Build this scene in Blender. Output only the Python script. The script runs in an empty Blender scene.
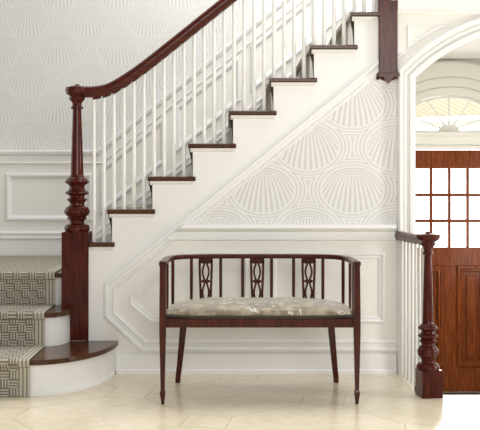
import bpy, bmesh, math, random
from mathutils import Vector, Matrix
random.seed(4)
PI = math.pi
SC = bpy.context.scene
COL = SC.collection

# ------------------------------------------------------------------ camera
CAM_H, CAM_D, F = 1.127, 5.45, 935.0          # eye height, distance to the stair wall (Y=0), focal length in px of a 480 px frame
cd = bpy.data.cameras.new('camera'); cam = bpy.data.objects.new('camera', cd); COL.objects.link(cam)
cam.location = (0, -CAM_D, CAM_H); cam.rotation_euler = (PI/2, 0, 0)
cd.sensor_width = 36; cd.lens = 36*F/480; cd.shift_x = 10/480; cd.shift_y = -35/480
cd.clip_start = .05
SC.camera = cam

# ------------------------------------------------------------------ world, lights, exposure
SC.view_settings.view_transform = 'Standard'; SC.view_settings.look = 'None'
SC.view_settings.gamma = 1; SC.view_settings.use_curve_mapping = False
SC.view_settings.exposure = 0.33
w = bpy.data.worlds.new('daylight'); SC.world = w; w.use_nodes = True
nt = w.node_tree; bg = nt.nodes['Background']
tc = nt.nodes.new('ShaderNodeTexCoord'); sx = nt.nodes.new('ShaderNodeSeparateXYZ')
nt.links.new(tc.outputs['Generated'], sx.inputs[0])
mr = nt.nodes.new('ShaderNodeMapRange'); mr.inputs[1].default_value = -.1; mr.inputs[2].default_value = .6
mr.inputs[3].default_value = .27; mr.inputs[4].default_value = 3.4      # brighter sky towards the street beyond the door
nt.links.new(sx.outputs[1], mr.inputs[0]); nt.links.new(mr.outputs[0], bg.inputs[1])
bg.inputs[0].default_value = (1.0, .99, .97, 1)

def area(name, loc, target, sx_, sy_, power, color=(1, 1, 1)):
    l = bpy.data.lights.new(name, 'AREA'); l.shape = 'RECTANGLE'; l.size = sx_; l.size_y = sy_; l.energy = power; l.color = color
    o = bpy.data.objects.new(name, l); COL.objects.link(o); o.location = loc
    o.rotation_euler = (Vector(target)-Vector(loc)).to_track_quat('-Z', 'Y').to_euler()
    return o
area('window_light_right', (3.7, -1.15, 1.15), (0, -.3, .2), .5, 1.3, 45, (1, .985, .96))
area('front_fill', (.9, -6.2, 2.3), (.0, 0, .3), 2.8, 2.0, 115, (1, .985, .95))  # warm fill added behind the camera to lift lower walls and floor
area('upstairs_daylight', (.9, -.5, 3.9), (.2, 1.3, 1.3), 2.2, 1.2, 26, (.97, .985, 1))
area('stair_fill', (.6, .7, 3.9), (.45, .75, 0), 1.8, 1.0, 48, (1, .995, .98))  # fill added over the flight to brighten treads and back wall
area('door_daylight', (1.84, 2.75, .95), (1.7, -1.2, .75), .95, 1.0, 26, (1, .985, .95))
area('vestibule_fill', (2.58, 1.25, .9), (1.4, 1.5, 1.25), 1.3, 1.5, 16, (1, .99, .97))  # unseen fill added to brighten the vestibule ceiling
area('roof_fill', (4.2, 5.5, 6.0), (4.4, 11, 2.8), 4, 3, 420, (1, .98, .93))  # extra outdoor lamp added to brighten the roof across the street

# ------------------------------------------------------------------ projection: pixel measured on a plane of known depth
def S(Y): return F/(CAM_D+Y)
def X(px, Y=0.0): return (px-230)/S(Y)
def Z(py, Y=0.0): return CAM_H+(180-py)/S(Y)

# ------------------------------------------------------------------ node maths
class E:
    def __init__(s, t, v): s.t, s.v = t, v
    def op(s, o, b=None, c=None):
        n = s.t.nodes.new('ShaderNodeMath'); n.operation = o
        for i, a in enumerate((s, b, c)):
            if a is None: continue
            if isinstance(a, E): s.t.links.new(a.v, n.inputs[i])
            else: n.inputs[i].default_value = a
        return E(s.t, n.outputs[0])
    def __add__(s, b): return s.op('ADD', b)
    def __sub__(s, b): return s.op('SUBTRACT', b)
    def __mul__(s, b): return s.op('MULTIPLY', b)
    def __truediv__(s, b): return s.op('DIVIDE', b)
    def sin(s): return s.op('SINE')
    def abs(s): return s.op('ABSOLUTE')
    def sqrt(s): return s.op('SQRT')
    def mn(s, b): return s.op('MINIMUM', b)
    def mx(s, b): return s.op('MAXIMUM', b)
    def lt(s, b): return s.op('LESS_THAN', b)
    def gt(s, b): return s.op('GREATER_THAN', b)
    def wrap(s, lo, hi): return s.op('WRAP', hi, lo)
    def floor(s): return s.op('FLOOR')
    def atan2(s, b): return s.op('ARCTAN2', b)
    def smooth(s, a, b):
        n = s.t.nodes.new('ShaderNodeMapRange'); n.interpolation_type = 'SMOOTHSTEP'; n.clamp = True
        s.t.links.new(s.v, n.inputs[0]); n.inputs[1].default_value = a; n.inputs[2].default_value = b
        return E(s.t, n.outputs[0])

def lerp(a, b, f): return a+(b-a)*f

def mat(name, rough=.5, base=None, coat=0, spec=.5):
    m = bpy.data.materials.new(name); m.use_nodes = True
    b = m.node_tree.nodes['Principled BSDF']
    b.inputs['Roughness'].default_value = rough
    b.inputs['Specular IOR Level'].default_value = spec
    if coat: b.inputs['Coat Weight'].default_value = coat; b.inputs['Coat Roughness'].default_value = .12
    if base: b.inputs['Base Color'].default_value = (*base, 1)
    return m, m.node_tree, b

def coords(t, out='Object'):
    c = t.nodes.new('ShaderNodeTexCoord'); s = t.nodes.new('ShaderNodeSeparateXYZ'); t.links.new(c.outputs[out], s.inputs[0])
    return c.outputs[out], [E(t, s.outputs[i]) for i in range(3)]

def noise(t, vec, scale, detail=3, stretch=(1, 1, 1), rough=.5, dist=0):
    mp = t.nodes.new('ShaderNodeMapping'); mp.inputs['Scale'].default_value = stretch; t.links.new(vec, mp.inputs[0])
    n = t.nodes.new('ShaderNodeTexNoise'); n.inputs['Scale'].default_value = scale; n.inputs['Detail'].default_value = detail
    n.inputs['Roughness'].default_value = rough; n.inputs['Distortion'].default_value = dist
    t.links.new(mp.outputs[0], n.inputs['Vector']); return E(t, n.outputs[0])

def mixc(t, f, a, b):
    n = t.nodes.new('ShaderNodeMix'); n.data_type = 'RGBA'
    t.links.new(f.v, n.inputs[0])
    for i, c in ((6, a), (7, b)):
        if isinstance(c, tuple): n.inputs[i].default_value = (*c, 1)
        else: t.links.new(c, n.inputs[i])
    return n.outputs[2]

def bump(t, b, h, strength, dist=.01):
    n = t.nodes.new('ShaderNodeBump'); n.inputs['Strength'].default_value = strength; n.inputs['Distance'].default_value = dist
    t.links.new(h.v, n.inputs['Height']); t.links.new(n.outputs[0], b.inputs['Normal'])

def paint(name, c, rough=.38):
    m, t, b = mat(name, rough)
    v, _ = coords(t)
    n = noise(t, v, 3, 2)
    t.links.new(mixc(t, n, tuple(x*.975 for x in c), tuple(min(1, x*1.02) for x in c)), b.inputs['Base Color'])
    return m

def wood(name, dark, light, stretch, rough=.25, coat=.25, scale=9):
    m, t, b = mat(name, rough, coat=coat*.8, spec=.12)
    v, _ = coords(t)
    n = noise(t, v, scale, 6, stretch, .62, .6)
    f = n.smooth(.32, .72)
    t.links.new(mixc(t, f, dark, light), b.inputs['Base Color'])
    bump(t, b, n, .05, .004)
    return m

WHITE = paint('white trim paint', (.80, .79, .77))
WHITE2 = paint('white wall paint', (.81, .79, .738), .5)
CEIL = paint('white ceiling paint', (.86, .855, .84), .7)
VEST = paint('warm white vestibule paint', (.81, .80, .745), .5)
ROUND = paint('white baluster paint', (.80, .795, .76), .3)
MAHOG = wood('dark mahogany upright', (.034, .005, .003), (.094, .015, .007), (9, 9, .8), .25)
MAHOGX = wood('dark mahogany along', (.032, .005, .003), (.098, .017, .008), (.8, 9, 9))
BENCHW = wood('settee mahogany', (.030, .006, .004), (.088, .018, .009), (8, 8, 1.2), .28, .25)
DOORW = wood('door mahogany', (.115, .023, .005), (.27, .068, .016), (9, 9, .7), .3, .25)
TREADW = wood('dark walnut tread', (.036, .013, .006), (.105, .043, .018), (9, .9, 9), .22, .3)
SHADEGAP = wood('painted shade wedge', (.018, .011, .008), (.035, .02, .014), (9, 9, 1), .45, 0)  # near-black wood tone standing in for shade below the nosings

def wallpaper(name, x0, z0, k, tan=(.62, .60, .57), white=(.79, .783, .765)):
    m, t, b = mat(name, .62)
    v, (x, y, z) = coords(t)
    W, H = .52*k, .50*k
    res = []
    for (dx, dz) in ((0, 0), (W/2, H/2)):
        u = (x-(x0+dx)).wrap(-W/2, W/2); q = (z-(z0+dz)).wrap(-H/2, H/2)
        uu = u/(.185*k); qq = q/(.138*k)
        r = (uu*uu+qq*qq).sqrt()
        # drooping ribs that spread from a point above the fan
        t_ = (q*(-1.0/k)+.118).mx(.004)
        ribs = ((u/k)/(t_+.012).sqrt()*90.0).op('COSINE')
        lobes = t_.gt(.030)
        res.append((r, ribs, lobes, u, q))
    (ra, ba, la, ua, qa), (rb, bb, lb, ub, qb) = res
    pick = ra.lt(rb)
    r = ra.mn(rb); rib = lerp(bb, ba, pick); lob = lerp(lb, la, pick)
    ribv = rib.smooth(-.65, .25)*lob+((r*60.0).sin().smooth(-.5, .6))*(lob*-1.0+1.0)
    rings = (r*52.0).sin().smooth(-.85, .0)
    val = lerp(rings, ribv, (r-rib*.035).lt(.97))
    n = noise(t, v, 60, 3)
    val = (val*.85+n*.3-.07).smooth(0, 1)
    t.links.new(mixc(t, val, tan, white), b.inputs['Base Color'])
    return m
PAPER = wallpaper('fan wallpaper', .7146, 1.069, 1.0)
PAPERB = wallpaper('fan wallpaper of the stair wall', X(58, 1.3), Z(50, 1.3), .83, (.60, .595, .565), (.74, .74, .72))

# marble floor
m, t, b = mat('cream marble', .16); FLOORM = m
v, (x, y, z) = coords(t)
n1 = noise(t, v, 2.2, 6, (1, 1, 1), .6, .8); n2 = noise(t, v, 14, 5, (1, 1.5, 1), .6)
ca, sa = math.cos(.62), math.sin(.62)
pu = x*ca+y*sa; pv = y*ca-x*sa
gu = pu.wrap(-.36, .36).abs(); gv = (pv+.1).wrap(-.36, .36).abs()
dia = (gu+gv)                      # clipped corners: a small diamond where four tiles meet
l1 = (gu.lt(.0045)).mx(gv.lt(.0045))
l2 = (dia-.15).abs().lt(.006)
line = l1*dia.gt(.15)
line = line.mx(l2)*n2.smooth(.30, .5)
vein = (noise(t, v, 1.7, 7, (1, 1.3, 1), .65, 1.4)-.5).abs().lt(.004)*n2.gt(.5)
basec = mixc(t, (n1*.6+n2*.4).smooth(.3, .7), (.585, .505, .36), (.705, .63, .485))
c2 = mixc(t, (line.mx(vein))*.42, basec, (.33, .27, .18))
t.links.new(c2, b.inputs['Base Color'])
t.links.new((n2*.12+.15).v, b.inputs['Roughness'])

# stair runner: paired lines woven over and under, striped border
def runner_mat():
    m, t, b = mat('woven wool runner', .95, spec=.1)
    v, (u, q, _) = coords(t, 'UV')       # u metres in from the right edge, q metres along the run
    c = .046
    uu = u-.062
    iu = (uu/c).floor(); iq = (q/c).floor()
    par = (iu+iq).op('MODULO', 2.0).abs().gt(.5)
    fu = (uu/c)-iu; fq = (q/c)-iq
    def bars(f): return ((f*2*PI*3).sin()).smooth(-.35, .35)
    pat = lerp(bars(fu), bars(fq), par)
    edgeu = (fu-.5).abs().gt(.45); edgeq = (fq-.5).abs().gt(.45)
    pat = pat*(lerp(edgeq, edgeu, par)*-1.0+1.0)
    st = ((u*(2*PI/.0207)).sin()).smooth(-.85, -.3)
    val = lerp(pat, st, u.lt(.062))
    nn = noise(t, v, 300, 2)
    val = val*.9+nn*.15
    t.links.new(mixc(t, val, (.15, .13, .098), (.47, .44, .36)), b.inputs['Base Color'])
    bump(t, b, val, .25, .003)
    return m
RUNNER = runner_mat()

# cushion brocade
m, t, b = mat('sage brocade', .5); CUSH = m
b.inputs['Sheen Weight'].default_value = .3
v, (x, y, z) = coords(t)
vo = t.nodes.new('ShaderNodeTexVoronoi'); vo.inputs['Scale'].default_value = 5.5
t.links.new(v, vo.inputs['Vector'])
d = E(t, vo.outputs['Distance'])
sep = t.nodes.new('ShaderNodeSeparateXYZ'); t.links.new(vo.outputs['Position'], sep.inputs[0])
cx_, cy_ = E(t, sep.outputs[0]), E(t, sep.outputs[1])
an = (y*5.5-cy_*5.5).atan2(x*5.5-cx_*5.5)
star = d-((an*5.0).op('COSINE')*.13+.22)
nn = noise(t, v, 22, 4)
col = mixc(t, nn.smooth(.35, .65), (.165, .13, .078), (.34, .285, .19))
col = mixc(t, (star*-1.0).smooth(-.02, .05)*nn.smooth(.3, .6), col, (.10, .10, .085))
col = mixc(t, (star-.12).abs().lt(.035)*nn.gt(.48), col, (.60, .58, .52))
t.links.new(col, b.inputs['Base Color']); bump(t, b, nn, .15, .003)
m, t, b = mat('dark cushion cord', .8, (.03, .02, .012)); CORD = m
m, t, b = mat('roof shingles', .8); SHING = m
v, (x, y, z) = coords(t)
li = (z*14.0+x*7.0).wrap(0, 1)
t.links.new(mixc(t, li.lt(.18), (.80, .73, .56), (.62, .51, .31)), b.inputs['Base Color'])
m, t, b = mat('brass', .3, (.55, .38, .15)); b.inputs['Metallic'].default_value = 1; BRASS = m
# window glass: clear with a fresnel reflection
m = bpy.data.materials.new('window glass'); m.use_nodes = True; t = m.node_tree; t.nodes.clear(); GLASS = m
o_ = t.nodes.new('ShaderNodeOutputMaterial'); mx = t.nodes.new('ShaderNodeMixShader'); tr = t.nodes.new('ShaderNodeBsdfTransparent')
gl = t.nodes.new('ShaderNodeBsdfGlossy'); gl.inputs['Roughness'].default_value = .02; fr = t.nodes.new('ShaderNodeFresnel')
t.links.new(fr.outputs[0], mx.inputs[0]); t.links.new(tr.outputs[0], mx.inputs[1]); t.links.new(gl.outputs[0], mx.inputs[2]); t.links.new(mx.outputs[0], o_.inputs[0])

# ------------------------------------------------------------------ mesh helpers
def link(name, bm, material, parent=None, smooth=False, bevel=0, seg=2):
    bmesh.ops.remove_doubles(bm, verts=bm.verts, dist=1e-6)
    bmesh.ops.recalc_face_normals(bm, faces=bm.faces)
    me = bpy.data.meshes.new(name); bm.to_mesh(me); bm.free()
    if smooth:
        for p in me.polygons: p.use_smooth = True
    o = bpy.data.objects.new(name, me); COL.objects.link(o)
    me.materials.append(material)
    if parent: o.parent = parent
    if bevel:
        md = o.modifiers.new('bevel', 'BEVEL'); md.width = bevel; md.segments = seg; md.limit_method = 'ANGLE'; md.angle_limit = .6
    if smooth:
        md = o.modifiers.new('edges', 'EDGE_SPLIT'); md.split_angle = .7
    return o
def empty(name, loc=(0, 0, 0)):
    o = bpy.data.objects.new(name, None); COL.objects.link(o); o.location = loc; o.empty_display_size = .1
    return o
def tag(o, label, cat, group=None, kind=None):
    o['label'] = label; o['category'] = cat
    if group: o['group'] = group
    if kind: o['kind'] = kind
    return o
def struct(o): o['kind'] = 'structure'; return o
def local(o):
    """parts are drawn in room coordinates: keep them there under a parent that has a place of its own"""
    q = o.parent
    if q and q.parent is None: o.matrix_parent_inverse = Matrix.Translation(q.location).inverted()
    return o
def part(name, bm, m, parent, **k): return local(link(name, bm, m, parent, **k))

def box(bm, x0, x1, y0, y1, z0, z1):
    vs = [bm.verts.new(p) for p in ((x0, y0, z0), (x1, y0, z0), (x1, y1, z0), (x0, y1, z0), (x0, y0, z1), (x1, y0, z1), (x1, y1, z1), (x0, y1, z1))]
    for f in ((0, 1, 2, 3), (4, 5, 6, 7), (0, 1, 5, 4), (1, 2, 6, 5), (2, 3, 7, 6), (3, 0, 4, 7)): bm.faces.new([vs[i] for i in f])
    return vs
def B(*a):
    bm = bmesh.new(); box(bm, *a); return bm
def prism(pts, a, b, axis='Y', bm=None):
    """polygon in XZ (axis Y), XY (axis Z) or YZ (axis X) drawn out from a to b"""
    bm = bm or bmesh.new()
    def P(p, h): return (p[0], h, p[1]) if axis == 'Y' else (p[0], p[1], h) if axis == 'Z' else (h, p[0], p[1])
    v0 = [bm.verts.new(P(p, a)) for p in pts]; v1 = [bm.verts.new(P(p, b)) for p in pts]
    n = len(pts)
    f0 = bm.faces.new(v0); f1 = bm.faces.new(v1[::-1])
    for i in range(n): bm.faces.new((v0[i], v0[(i+1) % n], v1[(i+1) % n], v1[i]))
    bm.normal_update()
    bmesh.ops.triangulate(bm, faces=[f0, f1])
    return bm
def lathe(prof, cx, cy, seg=28, bm=None):
    bm = bm or bmesh.new(); rings = []
    for r, z in prof:
        rings.append([bm.verts.new((cx+r*math.cos(2*PI*i/seg), cy+r*math.sin(2*PI*i/seg), z)) for i in range(seg)])
    for a, b in zip(rings, rings[1:]):
        for i in range(seg): bm.faces.new((a[i], a[(i+1) % seg], b[(i+1) % seg], b[i]))
    bm.faces.new(rings[0][::-1]); bm.faces.new(rings[-1])
    return bm
def strip_sweep(path, prof, Y0, closed=False, bm=None):
    """mitred moulding on a wall that faces -Y: path in (x,z); prof of (offset to the left of travel, projection out of the wall)"""
    bm = bm or bmesh.new(); n = len(path); P = [Vector(p) for p in path]; rings = []
    for i in range(n):
        d0 = (P[i]-P[i-1]) if (i > 0 or closed) else (P[1]-P[0])
        d1 = (P[(i+1) % n]-P[i]) if (i < n-1 or closed) else (P[-1]-P[-2])
        d0 = d0.normalized(); d1 = d1.normalized()
        n0 = Vector((-d0.y, d0.x)); n1 = Vector((-d1.y, d1.x)); mt = (n0+n1).normalized(); mt = mt/max(.35, mt.dot(n0))
        rings.append([bm.verts.new((P[i].x+mt.x*u, Y0-h, P[i].y+mt.y*u)) for u, h in prof])
    k = len(prof)
    pairs = list(zip(rings, rings[1:]))+([(rings[-1], rings[0])] if closed else [])
    for a, b in pairs:
        for j in range(k): bm.faces.new((a[j], a[(j+1) % k], b[(j+1) % k], b[j]))
    if not closed: bm.faces.new(rings[0]); bm.faces.new(rings[-1][::-1])
    return bm
def tube(pts, prof, up=(0, 1, 0), bm=None, scale=None):
    """sweep a closed profile (a along the side vector, b along the normal) on a 3-D path; the side vector stays close to up"""
    bm = bm or bmesh.new(); P = [Vector(p) for p in pts]; rings = []; n = len(P)
    for i in range(n):
        t = (P[min(i+1, n-1)]-P[max(i-1, 0)]).normalized()
        s = Vector(up); s = (s-t*s.dot(t)).normalized(); nn = s.cross(t)
        k = scale[i] if scale else 1
        rings.append([bm.verts.new(P[i]+s*a*k+nn*b_*k) for a, b_ in prof])
    k = len(prof)
    for a, b_ in zip(rings, rings[1:]):
        for j in range(k): bm.faces.new((a[j], a[(j+1) % k], b_[(j+1) % k], b_[j]))
    bm.faces.new(rings[0]); bm.faces.new(rings[-1][::-1])
    return bm
def circ(r, n=10): return [(r*math.cos(2*PI*i/n), r*math.sin(2*PI*i/n)) for i in range(n)]
def loft(secs, bm=None):
    """square-section member: (x, y, z, half-width, half-depth)"""
    bm = bm or bmesh.new(); R = []
    for x, y, z, a, b_ in secs: R.append([bm.verts.new((x+sx*a, y+sy*b_, z)) for sx, sy in ((-1, -1), (1, -1), (1, 1), (-1, 1))])
    for a, b_ in zip(R, R[1:]):
        for j in range(4): bm.faces.new((a[j], a[(j+1) % 4], b_[(j+1) % 4], b_[j]))
    bm.faces.new(R[0][::-1]); bm.faces.new(R[-1]); return bm

# ------------------------------------------------------------------ measures of the stair
RISE, RUN = .1912, .2353
SLOPE = RISE/RUN
def NX(k): return X(107.6)+(k-5)*RUN          # left end of the nosing of tread k
RX = .026                                     # riser behind the nosing
YB = 1.3                                      # wall behind the stair
def rake(x, py0): return Z(py0)+SLOPE*(x-X(322))   # line parallel to the stair through pixel (322, py0) on the stair wall
XL, XR = X(104), X(397)

# ------------------------------------------------------------------ setting
YE = -.55                                     # edge of the hall floor at the steps down to the door
XW = .985                                     # left side of the stairwell
fl = bmesh.new()
prism([(-4, -9), (4, -9), (4, YE), (XW, YE), (XW, .02), (-4, .02)], -.12, 0, 'Z', fl)
struct(link('floor', fl, FLOORM))

# wall under the stair: papered triangle over a panelled wainscot
zr = Z(225)
pt = [(X(190), zr-.01), (XR, zr-.01), (XR, rake(XR, 121)), (X(190), rake(X(190), 121))]
wm = struct(link('wall_middle', prism([(X(180), zr-.02), (XR, zr-.02), (XR, rake(XR, 112)), (X(180), rake(X(180), 112))], 0, .1), PAPER))
link('wainscot', prism([(XL, 0), (XR, 0), (XR, zr-.02), (X(172), zr-.02), (X(172), rake(X(172), 112)), (XL, rake(XL, 112))], 0, .1), WHITE2, wm)

# raking moulding that turns down and round the wainscot as its border
R0 = [(0, 0), (0, .010), (.008, .016), (.020, .016), (.028, .008), (.048, .008), (.056, .014), (.066, .010), (.071, 0)]
path = [(X(397), rake(X(397), 106)), (XL, rake(XL, 106)), (XL, Z(317)), (X(141), Z(351.5)), (X(397), Z(351.5))]
# travel is down-left, down, right: the inside of the frame is on the left
struct(link('trim_1', strip_sweep(path, R0, 0), WHITE))
# chair rail
CR = [(0, 0), (0, .026), (-.006, .036), (-.020, .038), (-.036, .022), (-.042, .012), (-.075, .012), (-.080, .018), (-.088, .018), (-.094, 0)]
crp = strip_sweep([(X(184), Z(224.5)), (X(395.5), Z(224.5))], CR, 0)
for v_ in crp.verts:                                   # mitre the left end along the rake
    if v_.co.x < X(186): v_.co.x += (v_.co.z-Z(224.5))/SLOPE*1.0
struct(link('trim_2', crp, WHITE))
# sunk panels in the wainscot
PM = [(0, 0), (0, .004), (.006, .013), (.014, .013), (.022, .005), (.034, .005), (.042, 0)]
zt, zb = Z(252), Z(323)
def pan(i, path): struct(link('trim_%d' % i, strip_sweep(path, PM, 0, True), WHITE))
pan(3, [(X(247.5), zb), (X(247.5), zt), (X(184), zt), (X(129), Z(296)), (X(129), Z(305)), (X(151), zb)])
pan(4, [(X(385), zb), (X(385), zt), (X(269.5), zt), (X(269.5), zb)])
# baseboard
BB = [(0, 0), (0, .022), (.020, .022), (.026, .014), (.115, .014), (.118, 0)]
struct(link('baseboard_middle', strip_sweep([(X(396), 0.0), (X(116.5), 0.0)], [(-u, h) for u, h in BB], 0), WHITE))

# wall behind the stair
wb = struct(link('wall_back', B(-2.9, 1.06, YB, YB+.1, 0, 3.6), PAPERB))
SB = S(YB)
def XB(p): return X(p, YB)
def ZB(p): return Z(p, YB)
def rb(x, py): return ZB(py)+SLOPE*(x-XB(220))        # raking line through pixel (220, py) of the back wall
xk = XB(97)
link('wainscot', prism([(-2.9, 0), (1.06, 0), (1.06, rb(1.06, 52)), (xk, ZB(151)), (-2.9, ZB(151))], YB-.008, YB+.01), WHITE2, wb)
def band(name, py_l, py_r, prof):
    xj = XB(220)+(ZB(py_l)-ZB(py_r))/SLOPE
    struct(link(name, strip_sweep([(-2.9, ZB(py_l)), (xj, ZB(py_l)), (1.06, rb(1.06, py_r))], prof, YB-.008), WHITE))
band('trim_5', 150, 50.5, [(0, 0), (0, .03), (-.012, .036), (-.03, .03), (-.044, .016), (-.085, .012), (-.095, .018), (-.104, 0)])
band('trim_6', 231, 130, [(0, 0), (0, .012), (-.014, .022), (-.034, .016), (-.05, .02), (-.066, .010), (-.18, .010), (-.18, 0)])
PB = [(0, 0), (0, .006), (-.010, .018), (-.022, .018), (-.034, .007), (-.042, 0)]
def panb(i, pts): struct(link('trim_%d' % i, strip_sweep(pts, PB, YB-.008, True), WHITE))
panb(7, [(XB(6), ZB(221)), (XB(6), ZB(173)), (XB(93), ZB(173)), (XB(93), ZB(221))])
panb(8, [(XB(-95), ZB(221)), (XB(-95), ZB(173)), (XB(-6), ZB(173)), (XB(-6), ZB(221))])
def slant(i, a, c):
    panb(i, [(XB(a), rb(XB(a), 118)), (XB(a), rb(XB(a), 71)), (XB(c), rb(XB(c), 71)), (XB(c), rb(XB(c), 118))])
slant(9, 100, 166); slant(10, 175, 241); slant(11, 250, 316); slant(12, 325, 374)

# arched opening to the vestibule
xi, xo = X(414.5), X(398.5)
AC = X(545)
def arch(a, b_, zc, half, n=28):
    """points of an ellipse from the left jamb at AC-half to the right jamb"""
    t0 = math.acos(half/a)
    return [(AC-a*math.cos(t0+(PI-2*t0)*i/n), zc+b_*math.sin(t0+(PI-2*t0)*i/n)) for i in range(n+1)]
sc0 = 1/S(0)
inn = arch(187*sc0, 187*sc0, Z(212), AC-xi)
wr = [(XR, -.75), (XR, 2.7), (3.1, 2.7), (3.1, -.75), (2*AC-xi, -.75)]+inn[::-1]+[(xi, -.75)]
struct(link('wall_right', prism(wr, 0, .16), WHITE2))
# casing
cp = [(xi, .0)]+inn+[(2*AC-xi, 0)]
CS = [(-.002, 0), (-.002, .018), (.012, .024), (.030, .024), (.032, .008), (.040, .008), (.044, .016), (.062, .016), (.064, .007), (.070, .007), (.072, .034), (.090, .040), (.100, .032), (.104, 0)]
struct(link('trim_13', strip_sweep(cp, CS, 0), WHITE))
# spandrel panel and fascia
sp = [(X(407), Z(25)), (X(407), Z(50)), (X(417), Z(42)), (X(429), Z(33.5)), (X(440), Z(28)), (X(450), Z(24.5))]
struct(link('trim_14', strip_sweep(sp, [(0, 0), (.004, .007), (.012, .007), (.017, 0)], 0, True), WHITE))
fa = [(0, 0), (0, .012), (.012, .022), (.022, .022), (.03, .030), (.42, .030), (.42, 0)]
struct(link('trim_15', strip_sweep([(X(397), Z(15)), (3.1, Z(15))], fa, 0), WHITE))

# vestibule
YD = 2.35
def XD(p): return X(p, YD)
def ZD(p): return Z(p, YD)
DC = XD(450)
ZL = -.66
struct(link('floor_vestibule', B(xi-.02, 2.9, .55, YD+.12, ZL-.1, ZL), FLOORM))
struct(link('wall_vestibule_left', B(xi-.1, xi, .16, YD, -.76, 2.2), VEST))
struct(link('wall_vestibule_right', B(2.62, 2.72, .16, YD, -.76, 2.2), VEST))
struct(link('ceiling_vestibule', B(xi-.1, 2.72, .16, YD+.1, 2.135, 2.2), CEIL))
# steps down to the door
es = tag(empty('entry_steps', (1.6, .1, ZL)), 'flight of pale steps leading down from hall floor to the front door', 'steps')
for i in range(3):
    part('step', B(xi+.006, 2*AC-xi-.006, YE+.02+.3*i, .555 if i == 2 else YE+.02+.3*(i+1), ZL if i == 2 else ZL+.0, -.165*(i+1)), FLOORM, es)
struct(link('wall_stairwell', B(XW-.0, XW+.055, YE, 0, -.76, -.125), WHITE2))

# end wall with a door opening and a fanlight opening: built of piers, transom and arch
dw, dh0, dh1 = .405, -.645, ZD(150)
ew = []
zs = ZD(132); fa_, fb_ = .46, (132-95)/S(YD)
half = [(DC-fa_*math.cos(PI*i/32), zs+fb_*math.sin(PI*i/32)) for i in range(33)]
wall_pts = [(xi-.05, zs), (xi-.05, 2.16), (2.62, 2.16), (2.62, zs)]+half[::-1]
we = struct(link('wall_entrance', prism(wall_pts, YD, YD+.12), VEST))
for nm, a in (('pier', (xi-.05, DC-dw-.01, YD, YD+.12, -.76, zs)), ('pier', (DC+dw+.01, 2.62, YD, YD+.12, -.76, zs)), ('transom', (DC-dw-.01, DC+dw+.01, YD-.0, YD+.12, dh1+.012, zs))):
    link(nm, B(*a), VEST, we)
# stepped arch mouldings over the fanlight and a moulded transom
def ell(a, b_): return [(DC-a*math.cos(PI*i/40), zs+b_*math.sin(PI*i/40)) for i in range(41)]
for i, (a, b_, h, wd) in enumerate(((fa_, fb_, .02, .075), (.53, (132-86.5)/S(YD), .04, .085), (.61, (132-77)/S(YD), .06, .13))):
    struct(link('trim_%d' % (16+i), strip_sweep(ell(a, b_), [(0, 0), (0, h), (wd-.016, h), (wd, h-.012), (wd, 0)], YD), VEST))
struct(link('trim_19', strip_sweep([(xi, zs-.004), (2.62, zs-.004)], [(0, 0), (0, .05), (-.02, .05), (-.04, .03), (-.10, .026), (-.115, .045), (-.14, .045), (-.142, 0)], YD), VEST))

# fanlight
fw = struct(empty('window_1', (DC, YD, zs)))
fr_ = []
part('window_frame', strip_sweep(ell(fa_-.002, fb_-.002)[::-1], [(0, 0), (0, .02), (.02, .02), (.02, 0)], YD+.06), VEST, fw)
part('window_sill', B(DC-fa_, DC+fa_, YD+.02, YD+.08, zs-.002, zs+.012), VEST, fw)
hub = [(DC-.085*math.cos(PI*i/12), zs+.012+.05*math.sin(PI*i/12)) for i in range(13)]
part('hub', prism(hub, YD+.03, YD+.065), VEST, fw)
for a in (22, 56, 90, 124, 158):
    c, s = math.cos(math.radians(a)), math.sin(math.radians(a))
    # angles as seen on the flattened ellipse
    r1 = 1/math.sqrt((c/fa_)**2+(s/fb_)**2)
    p0 = (DC+c*.05, zs+.012+s*.04); p1 = (DC+c*(r1-.004), zs+s*(r1-.004))
    part('muntin', strip_sweep([p0, p1], [(-.006, 0), (-.006, .018), (.006, .018), (.006, 0)], YD+.06), VEST, fw)
part('pane', prism([(x_, z_) for x_, z_ in ell(fa_-.012, fb_-.012)], YD+.062, YD+.066), GLASS, fw)

# front door
dr = struct(empty('door_1', (DC, YD+.04, dh0)))
y0, y1 = YD+.02, YD+.065
gt, gb = ZD(168.5), ZD(247.5)                # glazed field
xs = [XD(450+18.35*i) for i in (-2, -1, 0, 1, 2)]
for s in (-1, 1): part('stile', B(*sorted((xs[0 if s < 0 else 4]-.004*s, DC+s*dw)), y0, y1, dh0, dh1), DOORW, dr, bevel=.003)
part('rail', B(xs[0], xs[4], y0, y1, gt, dh1), DOORW, dr, bevel=.003)
part('rail', B(xs[0], xs[4], y0, y1, ZD(267), gb), DOORW, dr, bevel=.003)
part('rail', B(xs[0], xs[4], y0, y1, dh0, ZD(366)), DOORW, dr, bevel=.003)
part('mullion', B(XD(443), XD(458.5), y0, y1, ZD(366), ZD(267)), DOORW, dr, bevel=.003)
for xx in xs[1:4]: part('muntin', B(xx-.013, xx+.013, y0, y1-.005, gb, gt), DOORW, dr, bevel=.003)
for py in (195, 221): part('muntin', B(xs[0], xs[4], y0+.001, y1-.006, ZD(py)-.013, ZD(py)+.013), DOORW, dr, bevel=.003)
for i in range(4):
    for a, c in ((168.5, 195), (195, 221), (221, 247.5)):
        part('pane', B(xs[i]+.008, xs[i+1]-.008, YD+.04, YD+.044, ZD(c)+.008, ZD(a)-.008), GLASS, dr)
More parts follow.
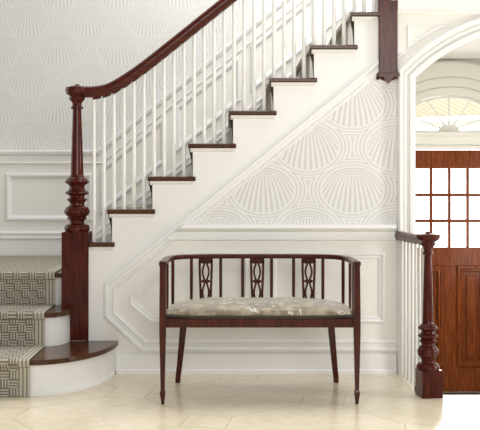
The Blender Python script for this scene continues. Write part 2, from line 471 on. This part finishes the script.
for a, c in ((xs[0], XD(443)), (XD(458.5), xs[4])):
    bm = strip_sweep([(a, ZD(366)), (c, ZD(366)), (c, ZD(267)), (a, ZD(267))], [(-.012, 0), (-.012, .008), (-.004, .020), (.012, .020), (.022, .010), (.034, .012), (.042, -.002), (.042, -.010), (0, -.008)], YD+.02, True)
    p = part('panel', bm, DOORW, dr)
    bm = B(a+.002, c-.002, YD+.042, YD+.05, ZD(366)+.002, ZD(267)-.002); box(bm, a+.075, c-.075, YD+.030, YD+.046, ZD(366)+.075, ZD(267)-.075)
    part('panel', bm, DOORW, dr, bevel=.006)
hnd = part('door_handle', lathe([(.012, 0), (.012, .03), (.028, .05), (.028, .07), (.012, .085)], 0, 0, 16), BRASS, dr)
hnd.matrix_parent_inverse = Matrix.Identity(4); hnd.location = (-dw+.05, -.02, 1.0); hnd.rotation_euler = (PI/2, 0, 0)
struct(link('trim_20', B(DC-dw, DC+dw, YD+.0, YD+.11, ZL, dh0-.004), TREADW))

# a roof across the street, seen through the fanlight
rf = tag(empty('neighbouring_house', (3.4, 11, -1.5)), 'cream shingled gable house across the street beyond the fanlight', 'house')
part('roof', prism([(1.9, 2.2), (7.4, 2.4), (5.9, 4.15), (4.35, 3.35), (4.0, 3.1)], 11, 11.4), SHING, rf)
part('gable_trim', prism([(1.9, 2.1), (7.4, 2.3), (7.4, 2.2), (1.9, 2.0)], 10.95, 11.4), VEST, rf)

# ------------------------------------------------------------------ staircase
st = tag(empty('staircase', (-.3, .6, 0)), 'white staircase with dark walnut treads turning up to the right from a curved bottom step', 'staircase')
KMAX = 11
# stringer with the sawtooth of the steps
saw = [(X(86), 0), (X(86), 3*RISE)]
for k in range(4, KMAX+1):
    x_ = NX(k)+RX
    if k == 4: x_ = X(86.5)
    saw += [(x_, RISE*(k-1) if k > 4 else 3*RISE+.001), (x_, RISE*k-.026)]
saw += [(X(390), RISE*KMAX-.026), (X(390), rake(X(390), 106)), (XL, rake(XL, 106)), (XL, 0)]
part('stringer', prism(saw, -.001, .035), WHITE, st)
for k in range(4, KMAX+1):
    n0 = NX(k); x1 = n0+RUN+.043
    if k == 4: n0 = X(89.5)
    if k == KMAX: x1 = X(379)
    z1 = RISE*k
    # nosing with a rounded edge on the open end
    prof = [(-.030, z1-.021), (-.026, z1-.0265), (-.0, z1-.0265), (YB-.01, z1-.0265), (YB-.01, z1), (-.024, z1), (-.031, z1-.006)]
    tr_ = part('tread', prism(prof, n0, x1-.0, 'X'), TREADW, st, bevel=.003)
    # small cove under the return
    cv = [(.002, z1-.027), (-.018, z1-.027), (-.012, z1-.040), (.002, z1-.050)]
    part('cove_moulding', prism(cv, (n0 if k > 4 else X(90))+.012, x1-.012, 'X'), WHITE, tr_)
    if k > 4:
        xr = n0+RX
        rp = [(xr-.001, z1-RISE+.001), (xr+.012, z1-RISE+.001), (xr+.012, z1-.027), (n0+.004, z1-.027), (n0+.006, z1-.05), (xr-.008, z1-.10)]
        part('riser', prism(rp, .004, .03), SHADEGAP, st)  # dark wedge painted in as the shadow gap under the nosing
        part('riser', B(xr, xr+.014, .036, YB-.012, z1-RISE+.001, z1-.027), WHITE, st)
# curved bottom steps
def bull(x_l, cx, yf, yb, a, b_, back, n=18):
    return [(x_l, back), (x_l, yf)]+[(cx+a*math.sin(PI/2*i/n), yb-(b_)*math.cos(PI/2*i/n)) for i in range(n+1)]+[(cx+a-.001, back)]
b1 = bull(-2.2, -1.05, -.575, 0, .375, .575, -.002)
t1 = bull(-2.2, -1.05, -.60, 0, .40, .60, -.002)
b2 = bull(-2.2, -1.03, -.188, -.017, .10, .171, -.0165)
t2 = bull(-2.2, -1.03, -.215, -.017, .122, .198, -.0165)
b2 = [(-2.2, .14)]+b2[1:-1]+[(-.985, -.0165), (-.985, .14)]
t2 = [(-2.2, .14)]+t2[1:-1]+[(-.985, -.0165), (-.985, .14)]
part('bottom_riser', prism(b1, 0, RISE-.026, 'Z'), WHITE, st, smooth=True)
part('bottom_riser', prism(bull(-2.2, -1.05, -.583, 0, .383, .583, -.002), 0, .018, 'Z'), WHITE, st, smooth=True)
part('tread', prism(t1, RISE-.026, RISE, 'Z'), TREADW, st, bevel=.005)
part('second_riser', prism(b2, RISE, 2*RISE-.026, 'Z'), WHITE, st, smooth=True)
part('tread', prism(t2, 2*RISE-.026, 2*RISE, 'Z'), TREADW, st, bevel=.005)
part('landing_riser', B(-2.2, -.985, .125, .15, 2*RISE, 3*RISE-.026), WHITE, st)
part('landing', B(-2.85, -.985, .10, YB-.01, 3*RISE-.026, 3*RISE), TREADW, st, bevel=.005)
part('landing', B(-.985, -.83, .152, YB-.01, 3*RISE-.026, 3*RISE), TREADW, st)

# ------------------------------------------------------------------ runner
def sheet(path, x_r, x_l, name, par, seg=1):
    bm = bmesh.new(); uvl = bm.loops.layers.uv.new('UVMap')
    L = [0]
    for a, b_ in zip(path, path[1:]): L.append(L[-1]+math.dist(a, b_))
    rows = []
    for (h, z_) in path: rows.append((bm.verts.new((x_r, h, z_)), bm.verts.new((x_l, h, z_))))
    W_ = abs(x_r-x_l)
    for i in range(len(path)-1):
        f = bm.faces.new((rows[i][0], rows[i+1][0], rows[i+1][1], rows[i][1]))
        for lp, uv in zip(f.loops, ((0, L[i]), (0, L[i+1]), (W_, L[i+1]), (W_, L[i]))): lp[uvl].uv = uv
    me = bpy.data.meshes.new(name); bm.to_mesh(me); bm.free(); me.materials.append(RUNNER)
    o = bpy.data.objects.new(name, me); COL.objects.link(o); o.parent = par; local(o)
    md = o.modifiers.new('thick', 'SOLIDIFY'); md.thickness = .007; md.offset = 1
    return o
ru = tag(empty('stair_runner', (-1.4, -.3, 0)), 'taupe and cream woven geometric stair runner with striped border covering the stairs', 'carpet')
e = .002
pth = [(-.583-e, .002), (-.583-e, RISE-.034), (-.603, RISE-.028), (-.606, RISE-.004), (-.597, RISE+e), (-.192-e, RISE+e+.001), (-.190-e, 2*RISE-.034),
       (-.217, 2*RISE-.028), (-.219, 2*RISE-.004), (-.211, 2*RISE+e), (.123-e, 2*RISE+e+.001), (.123-e, 3*RISE-.034), (.097, 3*RISE-.028), (.094, 3*RISE-.004), (.102, 3*RISE+e), (YB-.03, 3*RISE+e)]
lower = sheet(pth, -1.04, -1.98, 'lower_run', ru)
# the upper run climbs to the right: drawn in (x, z) then laid along Y
def upper():
    pts = [(NX(4)+RX-.012+.05, 3*RISE+.004)]
    pts = []
    for k in range(5, KMAX+1):
        xr = NX(k)+RX-.003; z1 = RISE*k
        pts += [(xr, z1-RISE+.004), (xr, z1-.032), (NX(k)-.004, z1-.028), (NX(k)-.005, z1-.002), (NX(k)+.006, z1+.003)]
    bm = bmesh.new(); uvl = bm.loops.layers.uv.new('UVMap'); L = [0]
    for a, b_ in zip(pts, pts[1:]): L.append(L[-1]+math.dist(a, b_))
    rows = [(bm.verts.new((a, .30, b_)), bm.verts.new((a, 1.06, b_))) for a, b_ in pts]
    for i in range(len(pts)-1):
        f = bm.faces.new((rows[i][0], rows[i+1][0], rows[i+1][1], rows[i][1]))
        for lp, uv in zip(f.loops, ((0, L[i]), (0, L[i+1]), (.76, L[i+1]), (.76, L[i]))): lp[uvl].uv = uv
    me = bpy.data.meshes.new('upper_run'); bm.to_mesh(me); bm.free(); me.materials.append(RUNNER)
    o = bpy.data.objects.new('upper_run', me); COL.objects.link(o); o.parent = ru; local(o)
    md = o.modifiers.new('thick', 'SOLIDIFY'); md.thickness = .006; md.offset = -1
upper()

# ------------------------------------------------------------------ newel posts
def smooth_prof(keys, n=5):
    """rounded beads: keys (r, z) joined by cosine easing"""
    out = []
    for (r0, z0), (r1, z1) in zip(keys, keys[1:]):
        for i in range(n):
            f = i/n; g = .5-.5*math.cos(PI*f)
            out.append((r0+(r1-r0)*g, z0+(z1-z0)*f))
    out.append(keys[-1]); return out
NXc, NYc = -.902, .065
sN = S(NYc)
def nz(py): return CAM_H+(180-py)/sN
nw = tag(empty('newel_post', (NXc, NYc, RISE)), 'tall dark mahogany newel post standing on the curved bottom step at the left', 'newel post')
hw = .0785
part('base_block', B(NXc-hw, NXc+hw, NYc-hw, NYc+hw, RISE+.001, nz(231.5)), MAHOG, nw, bevel=.004)
keys = [(11.8, 231.5), (12.6, 228), (11.8, 225.3), (7.2, 223.2), (7.2, 220.5), (10, 218.5), (9.0, 216.8), (11.5, 214.5), (12.9, 211.8), (11.5, 208), (7.4, 205), (7.2, 203.2), (8.2, 201.5), (10.4, 199.6), (7.4, 197.4),
        (7.4, 196.2), (11.9, 193), (8.2, 189.5), (7.3, 187), (8, 185.5), (12.1, 182), (10.5, 179.4), (7.5, 177), (6.4, 174.5)]
part('turned_shaft', lathe([(r/sN, z_) for r, z_ in smooth_prof([(r, nz(p)) for r, p in keys])]+[(6.0/sN, nz(160)), (4.3/sN, nz(109.5))], NXc, NYc, 32), MAHOG, nw, smooth=True)
keys = [(4.3, 109.5), (6.0, 108.6), (6.0, 107), (4.5, 106), (4.7, 103.5), (8.0, 98.5), (7.4, 96.5), (11.2, 93), (11.8, 90), (11.0, 87.5), (6, 86.2), (2.6, 86), (2.6, 85), (1.2, 84.3)]
part('cap', lathe([(r/sN, z_) for r, z_ in smooth_prof([(r, nz(p)) for r, p in keys], 4)], NXc, NYc, 32), MAHOG, nw, smooth=True)

# right-hand newel at the head of the steps
RXc, RYc = 1.038, -.575
sR = S(RYc)
def rz(py): return CAM_H+(180-py)/sR
zb0 = rz(396.2)
nr = tag(empty('newel_post', (RXc, RYc, 0)), 'short dark turned newel post standing on the marble floor before the front door', 'newel post')
bmq = B(-.056, .056, -.056, .056, .001, .141)
bmesh.ops.rotate(bmq, verts=bmq.verts, cent=(0, 0, 0), matrix=Matrix.Rotation(math.radians(8), 3, 'Z'))
bmesh.ops.translate(bmq, verts=bmq.verts, vec=(RXc, RYc, 0))
part('base_block', bmq, MAHOG, nr, bevel=.003)
keys = [(11, 369), (11.6, 366.5), (10.5, 364), (6.6, 362), (6.6, 360), (7.6, 358.5), (10.3, 354), (10.6, 350.5), (8.5, 346.5), (6.6, 344.5), (7, 342.8), (9, 341), (6.8, 339), (10.2, 335.6), (7, 332.5), (6.4, 331),
        (10, 328), (8, 325.4), (5.8, 323.5), (5.4, 321)]
lt_ = [(r/sR, z_) for r, z_ in smooth_prof([(r, rz(p)) for r, p in keys])]; lt_[0] = (lt_[0][0], .140)
part('turned_shaft', lathe(lt_+[(5.0/sR, rz(305)), (3.7/sR, rz(255))], RXc-.006, RYc, 28), MAHOG, nr, smooth=True)
keys = [(3.7, 255), (5.2, 254), (5.2, 252.5), (4, 251.5), (4.2, 249), (7.5, 244), (7, 242.5), (11.5, 238.5), (12.4, 236), (11.5, 234.2), (5, 233.4), (2.6, 233), (2.4, 232), (1, 231.3)]
part('cap', lathe([(r/sR, z_) for r, z_ in smooth_prof([(r, rz(p)) for r, p in keys], 4)], RXc-.006, RYc, 28), MAHOG, nr, smooth=True)

# upper newel with a carved drop
UX0, UX1 = X(378.3), X(396.8)
un = tag(empty('newel_post', ((UX0+UX1)/2, .03, Z(75))), 'square mahogany newel hanging below the upper landing with carved drop', 'newel post')
uc = (UX0+UX1)/2; uh = (UX1-UX0)/2
part('post', B(UX0, UX1, -.03, -.03+2*uh, Z(75), 2.42), MAHOG, un, bevel=.003)
bm = B(uc-uh-.004, uc+uh+.004, -.034, -.026+2*uh, Z(76.4), Z(72.6))
lathe(smooth_prof([(.012, Z(85.5)), (.022, Z(83.8)), (.016, Z(82.5)), (.036, Z(80)), (.03, Z(78)), (.048, Z(76.4))], 4), uc, -.03+uh, 24, bm)
df = part('drop_finial', bm, MAHOG, un)
part('collar', loft([(uc, -.03+uh, Z(80.5), uh*.55, uh*.55), (uc, -.03+uh, Z(78), uh*1.05, uh*1.05), (uc, -.03+uh, Z(76.3), uh*.9, uh*.9)]), MAHOG, df, bevel=.006, seg=3)
for q in range(4):
    w_ = uh*1.12
    lv = prism([(-w_, .0), (w_, .0), (w_*1.06, -.016), (w_*.75, -.028), (w_*.55, -.024), (w_*.3, -.045), (0, -.062), (-w_*.3, -.045), (-w_*.55, -.024), (-w_*.75, -.028), (-w_*1.06, -.016)], -w_-.006, -w_+.012)
    bmesh.ops.rotate(lv, verts=lv.verts, cent=(0, 0, 0), matrix=Matrix.Rotation(PI/2*q, 3, 'Z'))
    bmesh.ops.translate(lv, verts=lv.verts, vec=(uc, -.03+uh, Z(73.5)))
    part('carved_leaf', lv, MAHOG, df, bevel=.003)
lf = lathe([(.0, 2.165), (.02, 2.17), (.03, 2.19), (.03, 2.3)], X(392.5), -.038, 16)
struct(link('trim_21', lf, WHITE, smooth=True))

# ------------------------------------------------------------------ balustrade of the flight
BY = .05
bal = tag(empty('stair_balustrade', (-.2, BY, .8)), 'sloping balustrade of slim white balusters under dark mahogany handrail', 'balustrade')
HP = [(84, 92), (92, 92), (100, 91.2), (107, 89.6), (114, 86.6), (121, 82.6), (128, 78.2), (136, 72.8), (144, 67.0), (155, 58.6), (187.5, 32.6), (240, -9.6), (310, -65.8), (374, -117)]
def hy(px):
    for (a, c), (a2, c2) in zip(HP, HP[1:]):
        if a <= px <= a2: return c+(c2-c)*(px-a)/(a2-a)
    return HP[-1][1]
sB = S(BY)
hp3 = [((a-230)/sB, BY, CAM_H+(180-c)/sB) for a, c in HP]
hprof = [(-.024, -.033), (-.026, -.020), (-.034, -.012), (-.037, .004), (-.032, .020), (-.018, .031), (0, .034), (.018, .031), (.032, .020), (.037, .004), (.034, -.012), (.026, -.020), (.024, -.033)]
hr = part('handrail', tube(hp3, [(-a, -b_) for a, b_ in hprof]), MAHOGX, bal, smooth=True)
def baluster(px_x, z0, z1, par, y=BY, r=.0125):
    bm = lathe([(r*1.02, z0), (r, z0+.10), (r*.9, z0+.35), (r*.72, z1)], px_x, y, 12)
    return part('baluster', bm, ROUND, par, smooth=True)
for k in range(4, KMAX+1):
    for j in range(4):
        bx = NX(k)+.031+.0588*j
        if bx < X(90) or bx > X(376): continue
        px = 230+bx*sB
        baluster(bx, RISE*k, CAM_H+(180-hy(px))/sB-.03, bal)
        # fillet between balusters on the underside of the rail
for q in range(0, 27):
    bx = X(96)+.0588*q
    if bx > X(376): break
    px = 230+bx*sB; z_ = CAM_H+(180-hy(px))/sB
    def zz(x_): return CAM_H+(180-hy(230+x_*sB))/sB
    a_, c_ = bx-.024, bx+.022
    part('fillet', prism([(a_, zz(a_)-.047), (c_, zz(c_)-.043), (c_, zz(c_)-.02), (a_, zz(a_)-.02)], BY-.012, BY+.012), MAHOG, hr)

# balustrade beside the steps down to the door
rbal = tag(empty('stairwell_balustrade', (1.0, -.28, 0)), 'short white balustrade with dark handrail beside the front door steps', 'balustrade')
p0 = Vector((X(399), .0, .805)); p1 = Vector((RXc-.006, RYc, .808))
rp = [(-a*.75, -b_*.75) for a, b_ in hprof]
part('handrail', tube([p0.lerp(p1, f) for f in (0, .3, .7, 1)], rp, (1, 0, 0)), MAHOGX, rbal, smooth=True)
o = part('rosette', lathe([(.024, -.012), (.03, -.004), (.024, .006)], 0, 0, 16), MAHOG, rbal, smooth=True)
o.matrix_parent_inverse = Matrix.Identity(4); o.location = (p0.x-1.0, -.012+.28, .805); o.rotation_euler = (PI/2, 0, 0)
for i in range(7):
    f = .07+.125*i
    p = p0.lerp(p1, f)
    baluster(p.x+.006, .0, .785, rbal, p.y, .011)

# ------------------------------------------------------------------ settee
BX, YF, YR = .150, -.756, -.262
A_, B_ = .484, YR-YF-.012
def dcurve(a, b_, n=48, ex=5.0, t0=0):
    out = []
    for i in range(n+1):
        th = PI-PI*i/n
        c, s = math.cos(th), math.sin(th)
        out.append((BX+a*math.copysign(abs(c)**(2/ex), c), YF+b_*abs(s)**(2/ex)))
    return out
sz0, sz1 = .386, .428
se = tag(empty('settee', (BX, -.5, 0)), 'dark mahogany two seat settee with pierced splat back standing against wainscot', 'settee')
part('seat_frame', prism(dcurve(A_, B_-.004), sz0, sz1, 'Z'), BENCHW, se, bevel=.004)
RZ = .706
part('top_rail', tube([(x_, y_, RZ) for x_, y_ in dcurve(A_+.004, B_, 64)], [(-.012, -.016), (-.012, .016), (-.007, .019), (.008, .019), (.012, .015), (.012, -.015), (.008, -.019), (-.007, -.019)], (0, 0, 1)), BENCHW, se)
for s in (-1, 1):
    x_ = BX+s*.488
    bm = loft([(x_, YF+.004, 0.001, .007, .007), (x_, YF+.004, .025, .0095, .0095), (x_, YF+.004, .062, .0145, .0145), (x_, YF+.004, .074, .010, .010), (x_, YF+.004, .36, .0165, .0165), (x_, YF+.004, .44, .0165, .0165), (x_, YF+.004, RZ+.008, .014, .014)])
    part('front_leg', bm, BENCHW, se, bevel=.002)
    xs_ = [(.392, 0), (.395, .006), (.405, .012), (.420, .016), (.436, .018), (.444, .016)]
    rl = [(BX+s*.405, YR-.035, .388, .019, .016), (BX+s*.409, YR-.033, .30, .018, .016), (BX+s*.420, YR-.022, .19, .0165, .015), (BX+s*.431, YR-.002, .09, .015, .0145), (BX+s*.439, YR+.012, .03, .0145, .014), (BX+s*.440, YR+.014, .001, .0135, .013)]
    part('rear_leg', loft(rl), BENCHW, se, bevel=.004)
YS = YR-.014
def spindle(x_, y_, wd=.0085, dp=.008):
    part('spindle', loft([(x_, y_, sz1-.01, wd*.85, dp), (x_, y_, .56, wd, dp), (x_, y_, RZ-.01, wd, dp)]), BENCHW, se, bevel=.002)
for s in (-1, 1):
    for q in (.0800, .2015, .3635): spindle(BX+s*q, YS)
    spindle(BX+s*.457, -.43); spindle(BX+s*.480, -.66, .005, .026); spindle(BX+s*.477, -.56, .006, .008)
def flat(bm, pts, wd):
    """a thin fretted strip in the plane of the splat"""
    prof = [(-wd/2, -.006), (wd/2, -.006), (wd/2, .006), (-wd/2, .006)]
    tube([(x_, YS, z_) for x_, z_ in pts], [(b_, a) for a, b_ in prof], (0, 1, 0), bm)
for c in (-.2845, 0, .2845):
    x_ = BX+c; bm = bmesh.new(); zt_, zb_ = RZ-.012, sz1-.008
    prism([(x_-.040, zt_), (x_+.040, zt_), (x_+.036, zt_-.018), (x_+.026, zt_-.028), (x_+.012, zt_-.030), (x_, zt_-.022), (x_-.012, zt_-.030), (x_-.026, zt_-.028), (x_-.036, zt_-.018)], YS-.006, YS+.006, 'Y', bm)
    for s in (-1, 1):
        flat(bm, [(x_+s*.034, zt_-.01), (x_+s*.032, .60), (x_+s*.028, .50), (x_+s*.026, zb_)], .013)
        hgt = [(zt_-.02, .565), (.565, .445)]
        for (za, zc) in hgt:
            flat(bm, [(x_+s*(.004+.0135*math.sin(PI*i/10)**1.3), za+(zc-za)*i/10) for i in range(11)], .0105)
    prism([(x_-.030, .568), (x_-.012, .577), (x_+.012, .577), (x_+.030, .568), (x_+.012, .556), (x_-.012, .556)], YS-.0062, YS+.0062, 'Y', bm)
    part('splat', bm, BENCHW, se)

# cushion on the settee
cu = tag(empty('seat_cushion', (BX, -.52, sz1)), 'sage and cream brocade cushion with star flowers lying on the settee seat', 'cushion')
bm = bmesh.new(); rings = []; N_ = 72
def outline(k):
    o = []
    for i in range(N_):
        th = 2*PI*i/N_; c, s = math.cos(th), math.sin(th); ex = 4.2 if s > 0 else 6.5
        o.append((BX+.482*k*math.copysign(abs(c)**(2/ex), c), -.517+(.222 if s > 0 else .232)*k*math.copysign(abs(s)**(2/ex), s)))
    return o
profc = [(.5, 0), (.93, 0), (.985, .010), (1.0, .024), (.985, .038), (.94, .052), (.86, .062), (.70, .071), (.45, .077), (.2, .077)]
for k, h in profc:
    R = []
    for (x_, y_) in outline(k):
        u = (x_-BX)/.482
        hh = (h if h < .03 else .03+(h-.03)*.72)*(1-.30*abs(u)**5)*(1+.04*math.sin(9*u+3*y_)+.03*math.sin(21*u))
        R.append(bm.verts.new((x_, y_, sz1+.001+hh)))
    rings.append(R)
for a, b_ in zip(rings, rings[1:]):
    for i in range(N_): bm.faces.new((a[i], a[(i+1) % N_], b_[(i+1) % N_], b_[i]))
bm.faces.new(rings[0][::-1]); bm.faces.new(rings[-1])
part('cushion_cover', bm, CUSH, cu, smooth=True)
ol = outline(1.0); ol = ol+ol[:1]
part('cord', tube([(x_, y_, sz1+.0075) for x_, y_ in ol], circ(.009, 8), (0, 0, 1)), CORD, cu, smooth=True)
